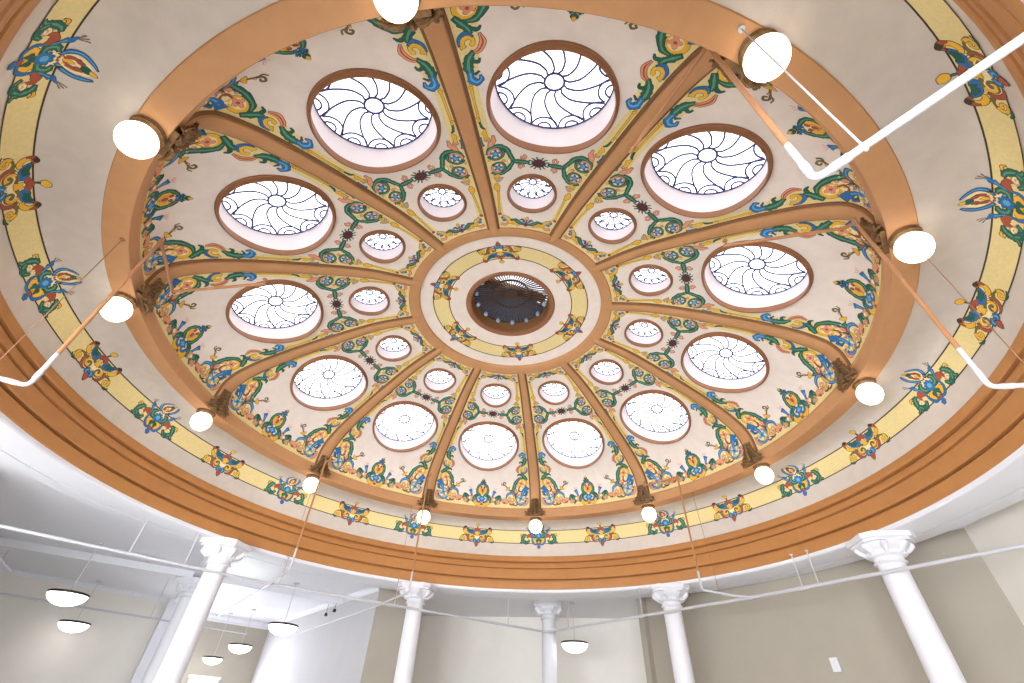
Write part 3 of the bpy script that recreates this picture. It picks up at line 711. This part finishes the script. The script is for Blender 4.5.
# ---------------------------------------------------------------- columns
def column(label, u, v, z1=2.40):
    b = uv(u, v, ZF); o = thing('column', label, 'column', b, AX, 'white round columns', kind='thing')
    H = z1-ZF; s = MB(['white']); s.lathe([(.20,.42),(.205,.46),(.188,.52),(.186,1.6),(.172,H-.36),(.172,H-.33)], 40); s.build('shaft', o)
    k = MB(['white']); k.box((0,0,.06),(.56,.56,.12)); k.lathe([(.27,.12),(.285,.16),(.27,.20),(.235,.22),(.235,.27),(.26,.30),(.25,.34),(.215,.37),(.20,.42)], 40); k.build('base', o)
    c = MB(['white']); c.lathe([(.172,H-.37),(.20,H-.365),(.212,H-.35),(.20,H-.335),(.186,H-.33),(.19,H-.28),(.215,H-.275),(.245,H-.255),(.25,H-.235),(.24,H-.215),(.245,H-.20),(.29,H-.175),(.325,H-.14),(.345,H-.10)], 40)
    for q in range(20):
        a = 2*pi*q/20; c.lathe([(.0001,-.028),(.018,-.02),(.024,0),(.018,.02),(.0001,.028)], 8, (.238*cos(a), .238*sin(a), H-.24))
    for q in range(8):
        a = 2*pi*(q+.5)/8; P = [Vector((r*cos(a), r*sin(a), H+z)) for r, z in ((.25,-.225),(.29,-.185),(.335,-.14),(.35,-.115))]; c.tube(P, [.03,.045,.05,.03], n=10)
    c.build('capital', o)
    a = MB(['white']); ch = .13; w = .37
    L = [(H-.11,w-.03),(H-.075,w-.03),(H-.075,w),(H,w)]
    vs = [(x, y, z) for z, ww in L for x, y in ((-ww+ch,-ww),(ww-ch,-ww),(ww,-ww+ch),(ww,ww-ch),(ww-ch,ww),(-ww+ch,ww),(-ww,ww-ch),(-ww,-ww+ch))]
    a.add(vs, [tuple(range(8))[::-1], tuple(range(24,32))]+[(8*l+i, 8*l+(i+1) % 8, 8*l+8+(i+1) % 8, 8*l+8+i) for l in range(3) for i in range(8)])
    a.build('abacus', o, smooth=False); return o
column('white round column at lower left, nearest the hanging bowl lamps', 2.13, -5.38)
column('white round column crossed by a bent pipe elbow, left of the bottom centre', 5.11, -2.70)
column('slender white column at the bottom centre where the pipe makes its corner', 7.75, .0, 2.595)
column('white round column right of the bottom centre, before the dark wall strip', 5.15, 2.70)
column('white round column at lower right in front of the taupe wall', 2.13, 5.40)
column('paler distant column behind the lower left column', 5.0, -8.15, 2.455)

# ---------------------------------------------------------------- sprinkler pipes
ZP = 1.9
def elbow(pts, r, k=.07):
    """polyline with rounded bends"""
    P = [Vector(p) for p in pts]; out = [P[0]]
    for a, b, c in zip(P, P[1:], P[2:]):
        d1 = (a-b).normalized(); d2 = (c-b).normalized(); s, e = b+d1*k, b+d2*k
        for i in range(6):
            t = i/5; out.append(s*(1-t)**2+b*2*t*(1-t)+e*t*t)
    out.append(P[-1]); return out
def joint(mb, p, d, r, L=.07):
    d = Vector(d).normalized(); p = Vector(p); mb.tube([p-d*L, p+d*L], r*1.2, n=12)
main = thing('sprinkler_pipe', 'long white sprinkler main bending at the bottom centre column, below the columns capitals', 'pipe', uv(7.2,0,ZP))
def local(mb, name, o, **k): return mb.build(name, o, o.location, **k)
mb = MB(['pipewhite']); mb.tube(elbow([uv(-.6,-7.15,ZP), uv(2.79,-4.71,ZP), uv(7.30,-.03,ZP), uv(3.42,3.92,ZP), uv(.35,6.62,ZP)], .024, .05), .024, 12)
for u, v, s in ((7.26,0,0),(4.51,-3.0,-1),(2.79,-4.71,-1),(1.19,-5.95,-1),(5.2,2.1,1),(2.88,4.4,1),(3.6,3.74,1)): joint(mb, uv(u,v,ZP), uv(1,-s) if s else uv(0,1), .024)
local(mb, 'pipe_run', main)
for (u, v, zt) in ((.95,-6.03,2.4),(1.6,-5.56,2.4),(2.9,-4.6,2.4),(4.5,-2.93,2.4),(6.5,-.86,2.6),(6.75,.53,2.6),(5.2,2.1,2.4),(2.88,4.40,2.4),(2.68,4.57,2.4)):
    mb = MB(['pipewhite']); mb.tube([uv(u,v,ZP), uv(u,v,zt)], .009, 8); mb.lathe([(.0001,-.012),(.03,-.012),(.03,0)], 16, uv(u,v,zt)); local(mb, 'hanger_rod', main)
# far pipe and branches in the wing
far = thing('sprinkler_pipe', 'thin white pipe along the beige wall behind the hanging bowl lamps', 'pipe', uv(4.5,-9.5,1.72))
mb = MB(['pipewhite']); mb.tube([uv(1.1,-11.6,1.72), uv(7.2,-7.9,1.72)], .02, 10); local(mb, 'pipe_run', far)
for u, v in ((2.6,-10.69),(5.2,-9.11)):
    mb = MB(['pipewhite']); mb.tube([uv(u,v,1.72), uv(u,v,ZC)], .008, 8); local(mb, 'hanger_rod', far)
stub = thing('sprinkler_pipe', 'short white pipe slanting at the lower left photo edge', 'pipe', uv(.6,-6.9,1.6))
mb = MB(['pipewhite']); mb.tube(elbow([uv(-.55,-7.65,1.95), uv(.4,-8.0,1.9), uv(1.5,-8.75,1.78)], .022), .02, 10); local(mb, 'pipe_run', stub)

ZB = 2.0
def drop(label, xy, zt, zpaint, toward, inner, rod=None, r=.0185):
    """a drop: branch from the main, elbow, riser into the dome painted tan above zpaint, upper elbow, inward arm"""
    x, y = xy; b = Vector((x, y, ZB)); o = thing('sprinkler_drop', label, 'pipe', b, 0, 'bent drops feeding the dome sprinklers')
    mb = MB(['pipewhite']); P = [Vector(toward[-1])]+[Vector(t) for t in toward[-2::-1]]+[b, Vector((x,y,zpaint))]
    mb.tube(elbow(P, r, .05), r, 14); joint(mb, b+(Vector(toward[0])-b).normalized()*.11, Vector(toward[0])-b, r, .04); joint(mb, b+Vector((0,0,.11)), (0,0,1), r, .035)
    mb.build('white_pipe', o, b)
    mb = MB(['pipetan']); T = Vector((x, y, zt)); P = [Vector((x,y,zpaint)), T]+[Vector(t) for t in inner]
    mb.tube(elbow(P, r, .045), r*.96, 14); joint(mb, T, (0,0,1), r, .04); joint(mb, P[-1], P[-1]-P[-2], r*.9, .03)
    e = P[-1]; mb.tube([e, e+Vector((0,0,-.0)), e+Vector((0,0,.07))], [.012,.012,.008], 8); mb.lathe([(.0001,0),(.028,.0),(.028,.004),(.0001,.004)], 12, e+Vector((0,0,.075)))
    mb.build('tan_pipe', o, b)
    if rod:
        rb, rt = rod; mb = MB(['pipewhite' if 'thick' in label else 'rod']); mb.tube([rb, rt], .0055 if 'thick' in label else .004, 8); joint(mb, rb, (0,0,1), .007, .03); mb.lathe([(.0001,-.01),(.025,-.008),(.028,0)], 14, rt); mb.build('hanger_rod', o, b)
    return o
def UVw(u, v, z): return uv(u, v, z)
q87 = uv(8.5,-7.35,1.9)
DROPS = [
 dict(label='thick white bent drop pipe crossing the upper right, nearest the viewer', xy=(1.391,-4.634), zt=4.0, zpaint=2.35, toward=[(1.838,-5.227,2.0),(2.45,-6.04,2.0)], inner=[(1.02,-3.80,4.0)], rod=((1.515,-4.80,2.0),(1.515,-4.80,3.79))),
 dict(label='bent drop pipe at the far left whose tan arm crosses the left skylight', xy=(-3.919,-2.476), zt=3.97, zpaint=2.34, toward=[(-4.13,-2.60,2.0),(-5.2,-3.23,2.0)], inner=[(-4.20,-1.70,3.97),(-3.0,-1.92,3.97)], rod=((-4.15,-2.615,2.0),(-4.15,-2.615,3.79))),
 dict(label='bent drop pipe at the far right, tan above and white at the elbow', xy=(3.475,-3.166), zt=4.07, zpaint=2.36, toward=[(3.70,-3.21,2.0),(4.9,-3.47,2.0)], inner=[(3.44,-3.09,4.07),(2.31,-2.79,4.07)], rod=((3.80,-3.23,2.0),(3.80,-3.23,3.79))),
 dict(label='drop pipe passing in front of the lower left globe lamp', xy=(-3.584,3.0), zt=4.03, zpaint=2.36, toward=[(-4.072,3.552,1.9),(-6.78,7.374,1.9)], inner=[(-3.48,2.93,4.05)], rod=((-3.75,3.19,1.97),(-3.75,3.19,3.79))),
 dict(label='drop pipe passing in front of the globe lamp left of bottom centre', xy=(-1.655,4.177), zt=4.31, zpaint=2.36, toward=[(-2.31,4.916,1.9),(q87.x,q87.y,1.9)], inner=[(-1.60,4.08,4.33)], rod=((-1.97,4.53,1.95),(-1.97,4.53,3.79))),
 dict(label='drop pipe right of the bottom centre with a short cream arm at its top', xy=(3.6,2.884), zt=4.06, zpaint=2.30, toward=[(4.107,2.809,1.92),(4.37,2.770,1.9)], inner=[(3.06,3.36,4.06)], rod=((3.88,2.845,1.95),(3.88,2.985,3.79))),
]
for d in DROPS: drop(**d)

# ---------------------------------------------------------------- pendant bowl lamps
def bowl(label, u, v, z, D=.64, zt=ZC):
    b = uv(u, v, z); o = thing('bowl_pendant', label, 'pendant lamp', b, 0, 'hanging bowl lamps'); R = D/2
    mb = MB(['bowl']); mb.lathe([(R*sin(t), -R*.62*cos(t)) for t in [pi/2*k/14 for k in range(15)]], 40); mb.lathe([(.0001,.0),(R*.97,.0)], 40); mb.build('glass_bowl', o)
    mb = MB(['darkmetal']); mb.lathe([(R*.97,-.02),(R*1.03,-.015),(R*1.04,.012),(R*1.0,.025),(R*.6,.04),(.0001,.045)], 40); mb.build('rim', o)
    mb = MB(['pipewhite']); mb.tube([(0,0,.04),(0,0,zt-z)], .007, 8)
    mb.build('rod', o)
    mb = MB(['pipewhite']); mb.lathe([(.0001,zt-z-.03),(.06,zt-z-.028),(.075,zt-z-.01),(.075,zt-z)], 24); mb.build('canopy', o)
bowl('upper and nearer of the two bowl pendants before the beige wall', 2.65, -8.68, 1.68)
bowl('lower and farther of the two bowl pendants before the beige wall', 5.65, -11.55, 1.66)
bowl('largest bowl pendant right of the lower left column', 5.79, -6.06, 1.71)
bowl('middle bowl pendant in the row running back to the wing windows', 9.0, -9.23, 1.67)
bowl('farthest and smallest bowl pendant, just above the wing windows', 9.61, -10.43, 1.41, .55)
bowl('single bowl pendant right of the bottom centre column', 7.6, .63, 1.72)

# small fittings
def fitting(name, label, cat, mb, c): tag(mb.build(name, None, c), label, cat)
c = Vector((5.68,3.15,1.053)); mb = MB(['white']); dW = (uv(2.31,6.75)-uv(7.2,2.2)).normalized(); mb.box(c, (.13,.05,.19), rz=atan2(dW.y, dW.x)); mb.box(c-Vector((-dW.y, dW.x, 0))*-.03, (.08,.03,.12), rz=atan2(dW.y, dW.x)); fitting('wall_box', 'small square white alarm box on the taupe wall at lower right', 'alarm box', mb, c)
for k, (pt, lab) in enumerate([((-4.6,8.8,2.25),'left one of two tiny dark spotlights on the bright wing ceiling'),((-4.2,8.15,2.25),'right one of two tiny dark spotlights on the bright wing ceiling')]):
    c = Vector(pt); mb = MB(['darkmetal']); mb.tube([c+Vector((0,0,.07)), c], [.035,.045], 14); mb.tube([c+Vector((0,0,.35)), c+Vector((0,0,.07))], .006, 6); fitting('spotlight', lab, 'spotlight', mb, c)

# ---------------------------------------------------------------- camera, world, view
cam = bpy.data.cameras.new('camera'); co = bpy.data.objects.new('camera', cam); C.objects.link(co)
cam.sensor_fit = 'HORIZONTAL'; cam.sensor_width = 36; cam.lens = FPX/1024*36; cam.clip_start = .01
X, Y, F = RM; Mx = Matrix(((X.x, Y.x, -F.x, CAM.x), (X.y, Y.y, -F.y, CAM.y), (X.z, Y.z, -F.z, CAM.z), (0,0,0,1))); co.matrix_world = Mx
sc = bpy.context.scene; sc.camera = co
w = bpy.data.worlds.new('world'); sc.world = w; w.use_nodes = True
w.node_tree.nodes['Background'].inputs['Color'].default_value = (.9,.95,1,1); w.node_tree.nodes['Background'].inputs['Strength'].default_value = .3
sc.view_settings.view_transform = 'Standard'; sc.view_settings.look = 'None'; sc.view_settings.exposure = 0.08; sc.view_settings.gamma = 1
sc.view_settings.use_curve_mapping = False
sc.cycles.max_bounces = 10; sc.cycles.diffuse_bounces = 6
